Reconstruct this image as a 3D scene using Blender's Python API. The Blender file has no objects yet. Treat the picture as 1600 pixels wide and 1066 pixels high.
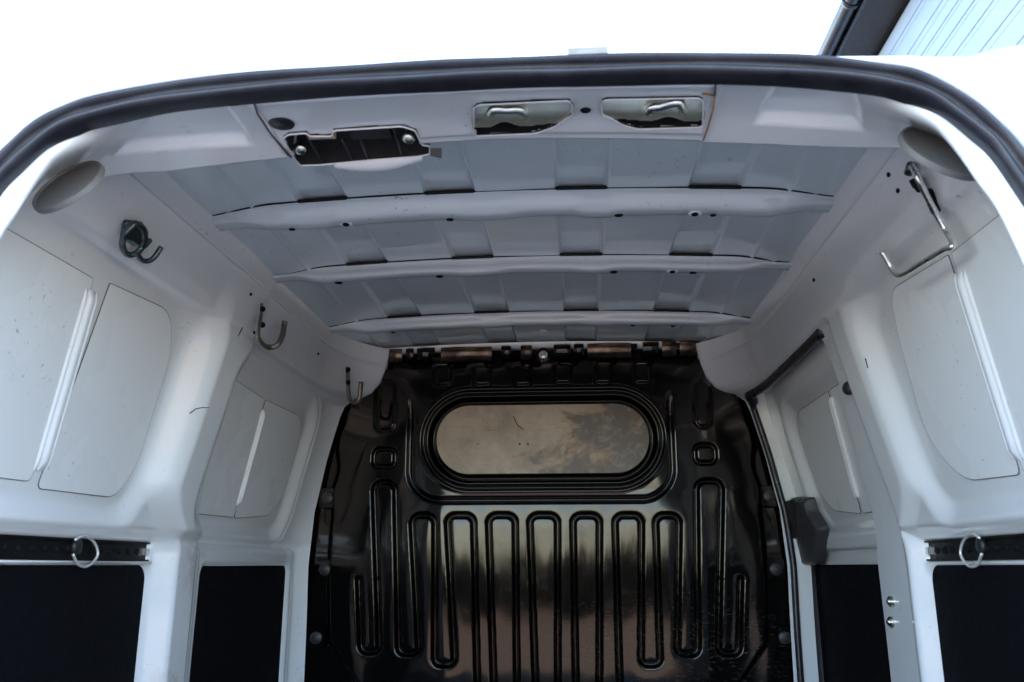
import bpy, bmesh, math, random
import numpy as np
from mathutils import Vector, Matrix
random.seed(7); rng = np.random.default_rng(7)
scene = bpy.context.scene
R = math.radians
# ------------------------------------------------------------------ camera
EYE = 1.15                                    # camera height above the yard
PITCH = 14.615; YAW = 4.386                   # degrees up, degrees left of the van's axis
cam_d = bpy.data.cameras.new('camera'); cam = bpy.data.objects.new('camera', cam_d)
scene.collection.objects.link(cam); scene.camera = cam
cam.location = (.1, 0, EYE); cam.rotation_euler = (R(90+PITCH), 0, R(YAW))
cam_d.sensor_width = 36; cam_d.lens = 1350/1600*36; cam_d.clip_start = .05; cam_d.clip_end = 3000
cam_d.dof.use_dof = True; cam_d.dof.focus_distance = 1.9; cam_d.dof.aperture_fstop = 8.0
# ------------------------------------------------------------------ sky and sun
SUN_EL, SUN_AZ = 46, 62        # azimuth from +y (ahead of the van) towards +x
w = bpy.data.worlds.new('World'); scene.world = w; w.use_nodes = True
nt = w.node_tree; nt.nodes.clear()
sky = nt.nodes.new('ShaderNodeTexSky'); sky.sky_type = 'NISHITA'; sky.sun_disc = False
sky.sun_elevation = R(SUN_EL); sky.sun_rotation = R(SUN_AZ); sky.air_density = 1.0; sky.dust_density = .9; sky.ozone_density = 1.0
bg = nt.nodes.new('ShaderNodeBackground'); bg.inputs['Strength'].default_value = .15
ow = nt.nodes.new('ShaderNodeOutputWorld')
nt.links.new(sky.outputs[0], bg.inputs[0]); nt.links.new(bg.outputs[0], ow.inputs[0])
sd = bpy.data.lights.new('sun', 'SUN'); sd.energy = 2.3; sd.angle = R(.5); sd.color = (1, .93, .83)
so = bpy.data.objects.new('sun', sd); scene.collection.objects.link(so)
sv = Vector((math.sin(R(SUN_AZ))*math.cos(R(SUN_EL)), math.cos(R(SUN_AZ))*math.cos(R(SUN_EL)), math.sin(R(SUN_EL))))
so.rotation_euler = sv.to_track_quat('Z', 'Y').to_euler(); so.location = (0, 0, 20)
scene.view_settings.view_transform = 'Standard'; scene.view_settings.look = 'None'
scene.view_settings.exposure = 3.3; scene.view_settings.gamma = 1
# ------------------------------------------------------------------ survey helpers (van coordinates: origin at the camera height)
FPX = 1350.
_c, _s = math.cos(R(YAW)), math.sin(R(YAW)); _cp, _sp = math.cos(R(PITCH)), math.sin(R(PITCH))
CR = np.array([_c, _s, 0]); CF = np.array([-_s*_cp, _c*_cp, _sp]); CU = np.cross(CR, CF); C0 = np.array([.1, 0, 0])
def ray(px, py): return CF + (px-800)/FPX*CR + (533-py)/FPX*CU
def ony(px, py, y): d = ray(px, py); return C0 + d*y/d[1]
def onz(px, py, z): d = ray(px, py); return C0 + d*z/d[2]
ZT = np.linspace(-.6, .66, 400)
_X = np.interp(ZT, [-.6, 0, .08, .45, .56, .60, .66], [.70, .70, .695, .605, .565, .55, .53])
_k = np.ones(15)/15; XT = np.convolve(np.pad(_X, 7, mode='edge'), _k, 'valid')
def XW(z): return np.interp(z, ZT, XT)
def onwall(px, py, off=0):
    d = ray(px, py); lo, hi = .2, 6
    for _ in range(50):
        m = (lo+hi)/2; p = C0 + d*m
        if abs(p[0]) - XW(p[2]) + off > 0: hi = m
        else: lo = m
    return C0 + d*lo
# ------------------------------------------------------------------ objects
def link(o): scene.collection.objects.link(o); return o
def tag(o, label=None, cat=None, group=None, kind=None):
    for k, v in (('label', label), ('category', cat), ('group', group), ('kind', kind)):
        if v: o[k] = v
    return o
VBASE = Vector((0, 1.9, 0))
van = link(bpy.data.objects.new('delivery_van', None)); van.location = VBASE
tag(van, 'open white delivery van seen from behind, bare painted roof and black bulkhead inside', 'van')
def build(name, v, f, mat, parent=None, smooth=True, world=False, label=None, auto=None):
    """v in van coordinates (z from the camera height) unless world"""
    v = np.asarray(v, float)
    if not world: v = v + np.array([0, 0, EYE])
    base = np.zeros(3)
    p = parent
    while p is not None: base += np.array(p.location); p = p.parent
    me = bpy.data.meshes.new(name); me.from_pydata((v-base).tolist(), [], [tuple(int(i) for i in q) for q in f]); me.update()
    if smooth:
        me.polygons.foreach_set('use_smooth', [True]*len(me.polygons))
        if auto: me.set_sharp_from_angle(angle=R(auto))
    for m in (mat if isinstance(mat, list) else [mat]): me.materials.append(m)
    o = link(bpy.data.objects.new(name, me)); o.parent = parent
    if label: o['label'] = label
    return o
def gridmesh(P, mask=None, flip=False):
    n, m = P.shape[:2]
    idx = np.arange(n*m).reshape(n, m)
    a, b, c, d = idx[:-1, :-1], idx[1:, :-1], idx[1:, 1:], idx[:-1, 1:]
    F = np.stack([a, b, c, d], -1) if not flip else np.stack([a, d, c, b], -1)
    F = F[mask] if mask is not None else F.reshape(-1, 4)
    return P.reshape(-1, 3), F
def smooth_path(pts, n=8, closed=False):
    p = np.asarray(pts, float); N = len(p); out = []
    rngi = range(N) if closed else range(N-1)
    for i in rngi:
        p0 = p[(i-1) % N] if (closed or i > 0) else 2*p[0]-p[1]
        p1 = p[i]; p2 = p[(i+1) % N]
        p3 = p[(i+2) % N] if (closed or i+2 < N) else 2*p[-1]-p[-2]
        for k in range(n):
            t = k/n
            out.append(.5*((2*p1)+(-p0+p2)*t+(2*p0-5*p1+4*p2-p3)*t*t+(-p0+3*p1-3*p2+p3)*t**3))
    if not closed: out.append(p[-1])
    return np.array(out)
def tube(pts, r, segs=10, closed=False, flat=None, cap=True):
    p = np.asarray(pts, float); N = len(p); V = []; F = []
    T = np.array([(p[(i+1) % N]-p[i-1]) if (closed or 0 < i < N-1) else (p[1]-p[0] if i == 0 else p[-1]-p[-2]) for i in range(N)])
    T /= np.linalg.norm(T, axis=1)[:, None]+1e-12
    u = np.cross(T[0], [0, 0, 1.]);
    if np.linalg.norm(u) < 1e-3: u = np.cross(T[0], [0, 1., 0])
    u /= np.linalg.norm(u)
    if flat is not None:
        u = np.array(flat[0], float); u -= T[0]*(u@T[0]); u /= np.linalg.norm(u)
    for i in range(N):
        u = u - T[i]*(u@T[i]); u /= np.linalg.norm(u)+1e-12; w_ = np.cross(T[i], u)
        rr = r[i] if hasattr(r, '__len__') else r
        for k in range(segs):
            a = 2*math.pi*k/segs
            fu, fw = (1, 1) if flat is None else (flat[1], 1)
            V.append(p[i]+rr*(math.cos(a)*u*fu+math.sin(a)*w_*fw))
    M = N if closed else N-1
    for i in range(M):
        for k in range(segs):
            a = i*segs+k; b = i*segs+(k+1) % segs; c = ((i+1) % N)*segs+(k+1) % segs; d = ((i+1) % N)*segs+k
            F.append((a, d, c, b))
    if not closed and cap:
        F.append(tuple(range(segs))); F.append(tuple(reversed(range((N-1)*segs, N*segs))))
    return V, F
def merge(*vf):
    V = []; F = []
    for v, f in vf:
        o = len(V); V += [tuple(q) for q in v]; F += [tuple(int(i)+o for i in q) for q in f]
    return V, F
def box(c, s, rot=None):
    c = np.array(c, float); h = np.array(s, float)/2
    v = np.array([[x, y, z] for x in (-1, 1) for y in (-1, 1) for z in (-1, 1)])*h
    if rot is not None: v = v@np.array(rot).T
    return v+c, [(0, 1, 3, 2), (4, 6, 7, 5), (0, 4, 5, 1), (2, 3, 7, 6), (0, 2, 6, 4), (1, 5, 7, 3)]
def frame(n):
    n = np.array(n, float); n /= np.linalg.norm(n)
    a = np.cross(n, [0, 0, 1.]) if abs(n[2]) < .9 else np.cross(n, [0, 1., 0])
    a /= np.linalg.norm(a); return a, np.cross(n, a), n
def lathe(c, n, prof, segs=20, ell=1.0, fr=None):
    """prof: (radius, height along n)"""
    a, b, n = fr if fr is not None else frame(n)
    V = []; F = []
    for r, h in prof:
        for k in range(segs):
            t = 2*math.pi*k/segs
            V.append(np.array(c)+a*r*math.cos(t)+b*r*ell*math.sin(t)+n*h)
    for i in range(len(prof)-1):
        for k in range(segs):
            F.append((i*segs+k, i*segs+(k+1) % segs, (i+1)*segs+(k+1) % segs, (i+1)*segs+k))
    F.append(tuple(range((len(prof)-1)*segs, len(prof)*segs))); F.append(tuple(reversed(range(segs))))
    return V, F
def slab(poly, thick, nrm, bev=.0012):
    """flat plate from a closed 3-D outline, thickness along nrm, small bevel at the front edge"""
    p = np.asarray(poly, float); N = len(p); n = np.array(nrm, float); n /= np.linalg.norm(n)
    c = p.mean(0); q = p + (c-p)/np.linalg.norm(c-p, axis=1)[:, None]*bev
    V = np.vstack([p, p+n*(thick-bev), q+n*thick]); F = []
    for r_ in range(2):
        for i in range(N):
            j = (i+1) % N; F.append((r_*N+i, r_*N+j, (r_+1)*N+j, (r_+1)*N+i))
    F.append(tuple(range(2*N, 3*N))); F.append(tuple(reversed(range(N))))
    return V, F
def rrect(x0, x1, y0, y1, r, n=6, rs=None):
    rs = rs or [r]*4; out = []
    for (cx, cy, a0, rr) in ((x1, y1, 0, rs[0]), (x0, y1, 90, rs[1]), (x0, y0, 180, rs[2]), (x1, y0, 270, rs[3])):
        sx = -1 if a0 in (0, 270) else 1; sy = -1 if a0 in (0, 90) else 1
        for k in range(n+1):
            a = R(a0+90*k/n); out.append((cx+sx*rr+rr*math.cos(a), cy+sy*rr+rr*math.sin(a)))
    return out
def roundpoly(pts, r, n=5):
    pts = [np.array(p, float) for p in pts]; N = len(pts); out = []
    for i in range(N):
        a, b, c = pts[i-1], pts[i], pts[(i+1) % N]
        rr = r[i] if hasattr(r, '__len__') else r
        d1 = (a-b)/np.linalg.norm(a-b); d2 = (c-b)/np.linalg.norm(c-b)
        rr1 = min(rr, np.linalg.norm(a-b)*.45, np.linalg.norm(c-b)*.45)
        s_, e_ = b+d1*rr1, b+d2*rr1
        for k in range(n+1):
            t = k/n; out.append((1-t)**2*s_+2*t*(1-t)*b+t*t*e_)
    return np.array(out)
def sst(e0, e1, x): t = np.clip((x-e0)/(e1-e0), 0, 1); return t*t*(3-2*t)
def sdbox(x, y, x0, x1, y0, y1, r):
    qx = abs(x-(x0+x1)/2)-(x1-x0)/2+r; qy = abs(y-(y0+y1)/2)-(y1-y0)/2+r
    return np.hypot(np.maximum(qx, 0), np.maximum(qy, 0))+np.minimum(np.maximum(qx, qy), 0)-r
def inpoly(x, y, poly):
    ins = np.zeros(x.shape, bool); N = len(poly)
    for i in range(N):
        x1, y1 = poly[i][:2]; x2, y2 = poly[(i+1) % N][:2]
        c = ((y1 > y) != (y2 > y)) & (x < (x2-x1)*(y-y1)/((y2-y1) if y2 != y1 else 1e-9)+x1)
        ins ^= c
    return ins
def dseg(X, Z, pts):
    D = np.full(X.shape, 9.)
    for (x1, z1), (x2, z2) in zip(pts[:-1], pts[1:]):
        dx, dz = x2-x1, z2-z1; L = dx*dx+dz*dz+1e-12
        t = np.clip(((X-x1)*dx+(Z-z1)*dz)/L, 0, 1)
        D = np.minimum(D, np.hypot(X-x1-t*dx, Z-z1-t*dz))
    return D
# ------------------------------------------------------------------ materials
class NT:
    def __init__(s, name):
        s.m = bpy.data.materials.new(name); s.m.use_nodes = True; s.t = s.m.node_tree; s.t.nodes.clear()
        s.out = s.n('ShaderNodeOutputMaterial'); s.b = s.n('ShaderNodeBsdfPrincipled'); s.l(s.b.outputs[0], s.out.inputs[0])
        s.geo = s.n('ShaderNodeNewGeometry')
    def n(s, k, **kw):
        o = s.t.nodes.new(k)
        for a, b in kw.items(): setattr(o, a, b)
        return o
    def l(s, a, b): s.t.links.new(a, b)
    def noise(s, scale, detail=4, rough=.5, vec=None, dist=0):
        o = s.n('ShaderNodeTexNoise'); o.inputs['Scale'].default_value = scale; o.inputs['Detail'].default_value = detail
        o.inputs['Roughness'].default_value = rough; o.inputs['Distortion'].default_value = dist
        s.l(vec if vec is not None else s.geo.outputs['Position'], o.inputs['Vector']); return o.outputs['Fac']
    def ramp(s, fac, stops):
        o = s.n('ShaderNodeValToRGB'); el = o.color_ramp.elements
        while len(el) < len(stops): el.new(.5)
        for e, (p, c) in zip(el, stops):
            e.position = p; e.color = (c, c, c, 1) if not hasattr(c, '__len__') else (*c, 1)
        s.l(fac, o.inputs[0]); return o.outputs[0]
    def mix(s, fac, a, b, mode='MIX'):
        o = s.n('ShaderNodeMix', data_type='RGBA', blend_type=mode)
        for sock, v in ((o.inputs[0], fac), (o.inputs[6], a), (o.inputs[7], b)):
            if isinstance(v, bpy.types.NodeSocket): s.l(v, sock)
            elif hasattr(v, '__len__'): sock.default_value = (*v, 1)
            else: sock.default_value = v
        return o.outputs[2]
    def mapr(s, scale, loc=(0, 0, 0)):
        o = s.n('ShaderNodeMapping'); o.inputs['Scale'].default_value = scale; o.inputs['Location'].default_value = loc
        s.l(s.geo.outputs['Position'], o.inputs[0]); return o.outputs[0]
    def bump(s, h, strength, dist=.01):
        o = s.n('ShaderNodeBump'); o.inputs['Strength'].default_value = strength; o.inputs['Distance'].default_value = dist
        s.l(h, o.inputs['Height']); return o.outputs[0]
    def set(s, **kw):
        for k, v in kw.items():
            k = k.replace('_', ' ')
            if isinstance(v, bpy.types.NodeSocket): s.l(v, s.b.inputs[k])
            elif hasattr(v, '__len__'): s.b.inputs[k].default_value = (*v, 1)
            else: s.b.inputs[k].default_value = v
        return s
    def blob(s, c, sc, r0, r1):
        """1 inside a soft spot round the world point c (a stain that stays put on the thing)"""
        o = s.n('ShaderNodeVectorMath', operation='SUBTRACT'); s.l(s.geo.outputs['Position'], o.inputs[0]); o.inputs[1].default_value = c
        m = s.n('ShaderNodeVectorMath', operation='MULTIPLY'); s.l(o.outputs[0], m.inputs[0]); m.inputs[1].default_value = sc
        L = s.n('ShaderNodeVectorMath', operation='LENGTH'); s.l(m.outputs[0], L.inputs[0])
        q = s.n('ShaderNodeMapRange'); q.inputs[1].default_value = r0; q.inputs[2].default_value = r1; q.inputs[3].default_value = 1; q.inputs[4].default_value = 0
        s.l(L.outputs['Value'], q.inputs[0]); return q.outputs[0]
    def mul(s, a, b):
        o = s.n('ShaderNodeMath', operation='MULTIPLY')
        for i, v in enumerate((a, b)):
            if isinstance(v, bpy.types.NodeSocket): s.l(v, o.inputs[i])
            else: o.inputs[i].default_value = v
        return o.outputs[0]
def simple(name, col, rough=.5, metal=0, ns=60, var=.15, bump=.0, coat=0, spec=.5):
    t = NT(name); n = t.noise(ns, 5, .6)
    c1 = tuple(max(0, v*(1-var)) for v in col); c2 = tuple(min(1, v*(1+var)) for v in col)
    t.set(Base_Color=t.ramp(n, [(.3, c1), (.7, c2)]), Roughness=rough, Metallic=metal, Coat_Weight=coat, Specular_IOR_Level=spec)
    t.set(Roughness=t.ramp(t.noise(ns*.3, 3), [(.3, max(0, rough-.06)), (.7, min(1, rough+.08))]))
    if bump: t.set(Normal=t.bump(n, bump, .002))
    return t.m
def paint(name, col, dirt=.12, coat=1.0, crough=.05, bump=.06):
    t = NT(name)
    d = t.ramp(t.noise(2.3, 6, .65), [(.35, 0), (.75, 1)])
    base = t.mix(t.mul(d, dirt), col, tuple(v*k for v, k in zip(col, (.72, .66, .58))))
    sp = t.ramp(t.noise(110, 3, .5), [(.66, 0), (.71, 1)])          # specks of dust and stone chips
    sp2 = t.ramp(t.noise(6, 2), [(.5, 0), (.65, 1)])
    base = t.mix(t.mul(t.mul(sp, sp2), .55), base, (.25, .2, .16))
    sc = t.ramp(t.noise(60, 2, .5, t.mapr((.25, 1.2, 4))), [(.735, 0), (.75, 1)])
    base = t.mix(t.mul(sc, .2), base, (.35, .3, .27))
    # grime rubbed on to the wheel-side pillar
    g = t.mul(t.blob((-.66, 1.72, EYE+.03), (3, 12, 6), .2, .9), t.ramp(t.noise(28, 6, .7), [(.42, 0), (.62, 1)]))
    base = t.mix(t.mul(g, .5), base, (.25, .17, .12))
    g2 = t.mul(t.blob((-.67, 1.66, EYE-.26), (6, 14, 6), .2, .8), t.ramp(t.noise(22, 5, .7), [(.45, 0), (.6, 1)]))
    base = t.mix(t.mul(g2, .55), base, (.42, .28, .12))
    t.set(Base_Color=base, Roughness=.42, Coat_Weight=coat, Specular_IOR_Level=.4)
    t.set(Coat_Roughness=t.ramp(t.noise(3, 4, .6), [(.35, crough*.6), (.7, crough*3)]))
    h = t.noise(9, 2, .5); t.l(t.bump(h, bump, .02), t.b.inputs['Normal']); t.l(t.bump(h, bump, .02), t.b.inputs['Coat Normal'])
    return t.m
WHITE = paint('white_paint', (.80, .805, .805))
WHITE2 = paint('white_panel_paint', (.82, .82, .81), dirt=.06, coat=.35, crough=.18, bump=.02)
ROOFP = paint('roof_paint', (.69, .75, .79), dirt=.15, crough=.03, bump=.035)
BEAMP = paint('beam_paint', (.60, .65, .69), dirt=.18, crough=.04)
OUTER = paint('outer_white_paint', (.80, .81, .82), dirt=.04)
t = NT('bulkhead_black')
scr = t.ramp(t.noise(70, 3, .6, t.mapr((1, 1, .35))), [(.66, 0), (.72, 1)])
low = t.mul(t.blob((.33, 2.4, EYE-.21), (1.6, 1, 4), .2, .8), .8)
fine = t.ramp(t.noise(150, 6, .7, t.mapr((.4, 1, 1.4))), [(.55, 0), (.70, 1)])
base = t.mix(t.mul(t.mul(fine, low), .5), (.002, .002, .0022), (.22, .19, .16))
base = t.mix(t.mul(t.ramp(t.noise(5, 5, .6), [(.4, 0), (.8, 1)]), .5), base, (.005, .004, .0035))
t.set(Base_Color=base, Specular_IOR_Level=.40)
t.set(Roughness=t.ramp(t.noise(5, 6, .7), [(.32, .04), (.52, .07), (.75, .17)]))
t.set(Specular_Tint=(1, .92, .86))
t.set(Normal=t.bump(t.noise(6, 1, .5), .03, .01))
BLACK = t.m
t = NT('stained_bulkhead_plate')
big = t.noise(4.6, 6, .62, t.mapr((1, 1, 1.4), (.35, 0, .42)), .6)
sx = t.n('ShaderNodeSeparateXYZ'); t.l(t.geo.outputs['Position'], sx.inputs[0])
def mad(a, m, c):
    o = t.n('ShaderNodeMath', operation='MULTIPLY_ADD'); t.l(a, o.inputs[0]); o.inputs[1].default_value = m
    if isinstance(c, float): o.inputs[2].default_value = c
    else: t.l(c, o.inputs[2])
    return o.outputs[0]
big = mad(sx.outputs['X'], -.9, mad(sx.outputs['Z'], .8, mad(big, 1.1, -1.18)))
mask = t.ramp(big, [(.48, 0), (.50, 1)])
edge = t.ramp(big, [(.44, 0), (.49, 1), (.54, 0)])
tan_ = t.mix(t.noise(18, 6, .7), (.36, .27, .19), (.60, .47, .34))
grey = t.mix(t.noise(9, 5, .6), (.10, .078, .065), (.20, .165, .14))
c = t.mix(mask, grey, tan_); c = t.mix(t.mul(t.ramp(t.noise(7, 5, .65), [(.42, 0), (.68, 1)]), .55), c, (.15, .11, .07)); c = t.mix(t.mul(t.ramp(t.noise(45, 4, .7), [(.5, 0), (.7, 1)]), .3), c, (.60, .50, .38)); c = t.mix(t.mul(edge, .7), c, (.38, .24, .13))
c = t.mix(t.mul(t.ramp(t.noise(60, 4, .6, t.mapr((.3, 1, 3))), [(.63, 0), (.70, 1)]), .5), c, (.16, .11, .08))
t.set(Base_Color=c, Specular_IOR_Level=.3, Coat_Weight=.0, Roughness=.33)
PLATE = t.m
BRONZE = simple('bronze_lacquered_steel', (.09, .064, .045), .22, .75, ns=30, var=.95)
RUBBER = simple('black_rubber', (.020, .020, .026), .30, ns=40, var=.3, bump=.1)
BLKP = simple('black_plastic', (.02, .02, .022), .45, ns=120, bump=.1)
LINING = simple('black_trim_board', (.0035, .0035, .005), .9, ns=260, var=.5, bump=.3, spec=.10)
DARK = simple('dark_cavity', (.006, .006, .007), .8, ns=30, spec=.2)
ZINC = simple('zinc_plate', (.88, .85, .68), .38, .9, ns=25, var=.18, bump=.05)
WIRE = simple('bright_wire', (.86, .85, .78), .3, 1, ns=80, var=.2)
KHAKI = simple('tarnished_steel', (.17, .155, .125), .38, .7, ns=60, var=.3)
DZINC = simple('dark_green_zinc', (.10, .14, .14), .3, .85, ns=50, var=.4)
GREYP = simple('grey_plastic', (.15, .142, .136), .5, ns=150, var=.08, bump=.08)
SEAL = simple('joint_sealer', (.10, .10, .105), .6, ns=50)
SEALD = simple('dark_gap', (.012, .012, .014), .8, ns=50, spec=.2)
RUST = simple('rusty_joint', (.36, .17, .07), .8, ns=130, var=.55, bump=.3)
TAN = simple('tan_foam', (.42, .30, .20), .8, ns=90)
BRASS = simple('bright_screw', (.75, .72, .62), .25, 1, ns=90)
GUTTER = simple('black_gutter_metal', (.014, .012, .013), .22, ns=20, spec=.7)
FLOORM = simple('rubber_load_mat', (.02, .02, .022), .7, ns=80, bump=.2)
# ------------------------------------------------------------------ ground
t = NT('grey_yard')
g1 = t.noise(.6, 6, .6); g2 = t.noise(40, 5, .7)
c = t.mix(g1, (.15, .15, .155), (.21, .205, .21)); c = t.mix(t.mul(g2, .5), c, (.09, .085, .08))
t.set(Base_Color=c, Roughness=.9, Normal=t.bump(g2, .6, .02), Specular_IOR_Level=.2)
n = 60; gx = np.sign(np.linspace(-1, 1, n))*np.abs(np.linspace(-1, 1, n))**3*1500
GX, GY = np.meshgrid(gx, gx, indexing='ij'); GZ = .02*np.sin(GX*.7+1)*np.cos(GY*.5)*np.clip((np.hypot(GX, GY)-8)/20, 0, 1)-.0
V, F = gridmesh(np.stack([GX, GY, GZ], -1)); o = build('ground', V, F, t.m, world=True); tag(o, kind='structure', label='grey gravel yard under the van', )
t = NT('added_brown_paving'); g2 = t.noise(30, 5, .7)
t.set(Base_Color=t.mix(g2, (.20, .14, .10), (.29, .215, .16)), Roughness=.9, Specular_IOR_Level=.2)
V, F = box((0, -9.4, .0), (60, 12.2, .09)); o = build('added_brown_paving', V, F, t.m, smooth=False, world=True); tag(o, kind='structure')  # strip added behind the camera to give the bulkhead a brown reflection
# ------------------------------------------------------------------ roof skin
def crown(x): return 1-(np.asarray(x)/.55)**2
STR = [-.336, -.1125, .1135, .338]
def skinz(x, y):
    z = .600+.020*crown(x)+.0*y
    s = sum(1-sst(.038, .048, np.abs(x-c)) for c in STR)
    fade = sst(1.00, 1.05, y)
    edge = sst(.42, .55, np.abs(x))
    z = z + .0045 + .010*s*fade - .012*edge
    z = z + .0008*np.sin(y*17+x*9)+.0006*np.sin(x*23-y*5)
    # small stiffening ridge each side of a swage
    for c in STR:
        for sg in (-1, 1): z = z - .0022*np.exp(-((x-c-sg*.0435)/.003)**2)*fade
    z = z - .003*np.exp(-((np.abs(x)-.46)/.0035)**2)
    return z
gx = np.linspace(-.575, .575, 520); gy = np.linspace(.99, 2.46, 240)
X_, Y_ = np.meshgrid(gx, gy, indexing='ij')
V, F = gridmesh(np.stack([X_, Y_, skinz(X_, Y_)], -1), flip=True)
roof = build('roof_panel', V, F, ROOFP, van, label='bare grey-white roof skin with pressed channels')
# side joints of the roof: dark gap, then a bright flange
for sg in (-1, 1):
    ys = np.linspace(.99, 2.36, 40)
    V, F = tube([(sg*(.5535+.004*math.sin(y*9)*.3), y, .5855) for y in ys], .0022, 6)
    build('roof_side_joint', V, F, SEALD, van)
    prof = [(.551, .594), (.553, .5835), (.556, .5800), (.575, .574), (.590, .560)]
    P = np.array([[(sg*px, y, pz) for px, pz in prof] for y in np.linspace(.96, 2.38, 30)])
    V, F = gridmesh(P, flip=sg > 0)
    build('roof_side_flange', V, F, WHITE, van)
# ------------------------------------------------------------------ roof beams
def beam(yt, yb, yf, zb0, notch, holes, idx):
    xs = np.linspace(-.545, .545, 260); P = []
    for x in xs:
        a = abs(x); e = sst(.42, .50, a)
        zc = .020*crown(x)
        zt = .600+zc+.003 - .010*sst(.46, .54, a)
        zb = zb0+zc + .012*e + .0009*math.sin(x*26+idx)
        nb = sum(math.exp(-((x-c)/wd)**4)*h for c, wd, h in notch)
        ext = -.014*sst(.44, .50, a)+.014*sst(.50, .53, a)
        y0 = yt+.012*sst(.38, .40, a)*(1-sst(.505, .54, a))*0 + ext*.5
        yb_ = yb+nb*.005 - .004*e; yf_ = yf+nb*.004+.004*e
        zb_ = zb-nb*.002
        pr = [(y0, zt+.006), (y0+.0015, zt), (y0+.006, zt-.0035), (yb_-.006, zb_+.0045), (yb_-.002, zb_+.0010), (yb_+.003, zb_), (yf_-.004, zb_), (yf_, zb_+.002), (yf_+.008, zt), (yf_+.03, zt+.004)]
        # refine
        pp = []
        for (a1, b1), (a2, b2) in zip(pr[:-1], pr[1:]):
            for k in range(2): pp.append((x, a1+(a2-a1)*k/2, b1+(b2-b1)*k/2))
        pp.append((x, *pr[-1])); P.append(pp)
    V, F = gridmesh(np.array(P))
    o = build('roof_beam', V, F, BEAMP, van)
    # dark strips draw the shade where beam and skin part at every raised channel
    for c in STR:
        g = [(x, yt+.0005, .6015+.020*float(crown(x))+.004) for x in np.linspace(c-.043, c+.043, 8)]
        V, F = tube(g, .0034, 6); build('gap_shade_strip', V, F, SEALD, o)
    g = [(x, yt-.001, .601+.020*float(crown(x))+.0035-.012*float(sst(.42,.55,abs(x)))) for x in np.linspace(-.53, .53, 60)]
    V, F = tube(g, .0019, 6); build('gap_shade_line', V, F, SEALD, o)  # dark tube standing in for the shaded line between beam and skin
    for hx, rr, wh in holes:
        y = (yb+yf)/2+.004; z = zb0+.020*float(crown(hx))-.0012
        if wh:
            V, F = lathe((hx, y-.006, z), (0, -.3, -1), [(.012, 0), (.0115, .0008), (.006, .0015)], 16, .7); build('plug_ring', V, F, OUTER, o)
            V, F = lathe((hx, y-.0065, z-.001), (0, -.3, -1), [(.0065, 0), (.006, .0012)], 14, .8)
        else:
            V, F = lathe((hx, y, z), (0, -.15, -1), [(rr, 0), (rr*.95, .0009)], 16, .75)
        build('bolt_hole', V, F, DARK, o)
    return o
def by(px, py, z): return float(onz(px, py, z)[1])
def hx(px, py): return float(onz(px, py, .595)[0])
n1 = [(-.285, .05, 1), (-.05, .05, 1), (.175, .06, .0), (.14, .03, 1)]
beam(by(820, 298, .6225), by(820, 332, .592), by(820, 341, .592), .572, [(-.05, .05, .8), (.14, .03, 1), (-.36, .04, .6)], [(hx(467, 358), .006, 0), (hx(548, 352), .006, 1), (hx(705, 344), .007, 0), (hx(966, 337), .008, 0), (hx(1083, 332), .006, 1), (hx(1110, 336), .0055, 0)], 0)
beam(by(831, 401, .6225), by(831, 422, .592), by(831, 428, .592), .572, [(-.10, .05, 1), (.14, .035, 1)], [(hx(538, 442), .009, 0), (hx(690, 434), .008, 0), (hx(958, 428), .008, 0), (hx(1048, 424), .006, 1), (hx(1080, 424), .008, 0)], 2)
beam(by(845, 487, .6225), by(845, 506, .594), by(845, 510, .594), .574, [(-.11, .04, 1), (.15, .035, 1)], [(hx(988, 508), .006, 0), (hx(1050, 507), .006, 0), (hx(620, 520), .005, 0)], 4)
# front roof rail and the screw plug in the skin ahead of it
xs = np.linspace(-.46, .46, 120); P = []
for x in xs:
    zc = .0165*float(crown(x)); st = .003*math.sin(x*38)*.3
    P.append([(x, 2.372, .60+zc), (x, 2.374, .588+zc+st), (x, 2.379, .5845+zc+st), (x, 2.392, .5835+zc+st), (x, 2.398, .587+zc), (x, 2.41, .61+zc)])
V, F = gridmesh(np.array(P)); rail = build('front_roof_rail', V, F, WHITE, van)
for px in (1010/3.8+480-30, 985, 880, 668, 1055):
    q = onz(px, 548, .592)
    V, F = box((q[0], 2.371, .598), (.035, .012, .012)); build('spacer_pad', V, F, SEALD, rail, smooth=False)
q = onz(848, 520, .618); V, F = lathe((q[0], q[1], .6235), (0, -.2, -1), [(.010, 0), (.0095, .002), (.005, .0025)], 20); build('roof_plug', V, F, WHITE, van)
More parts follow.
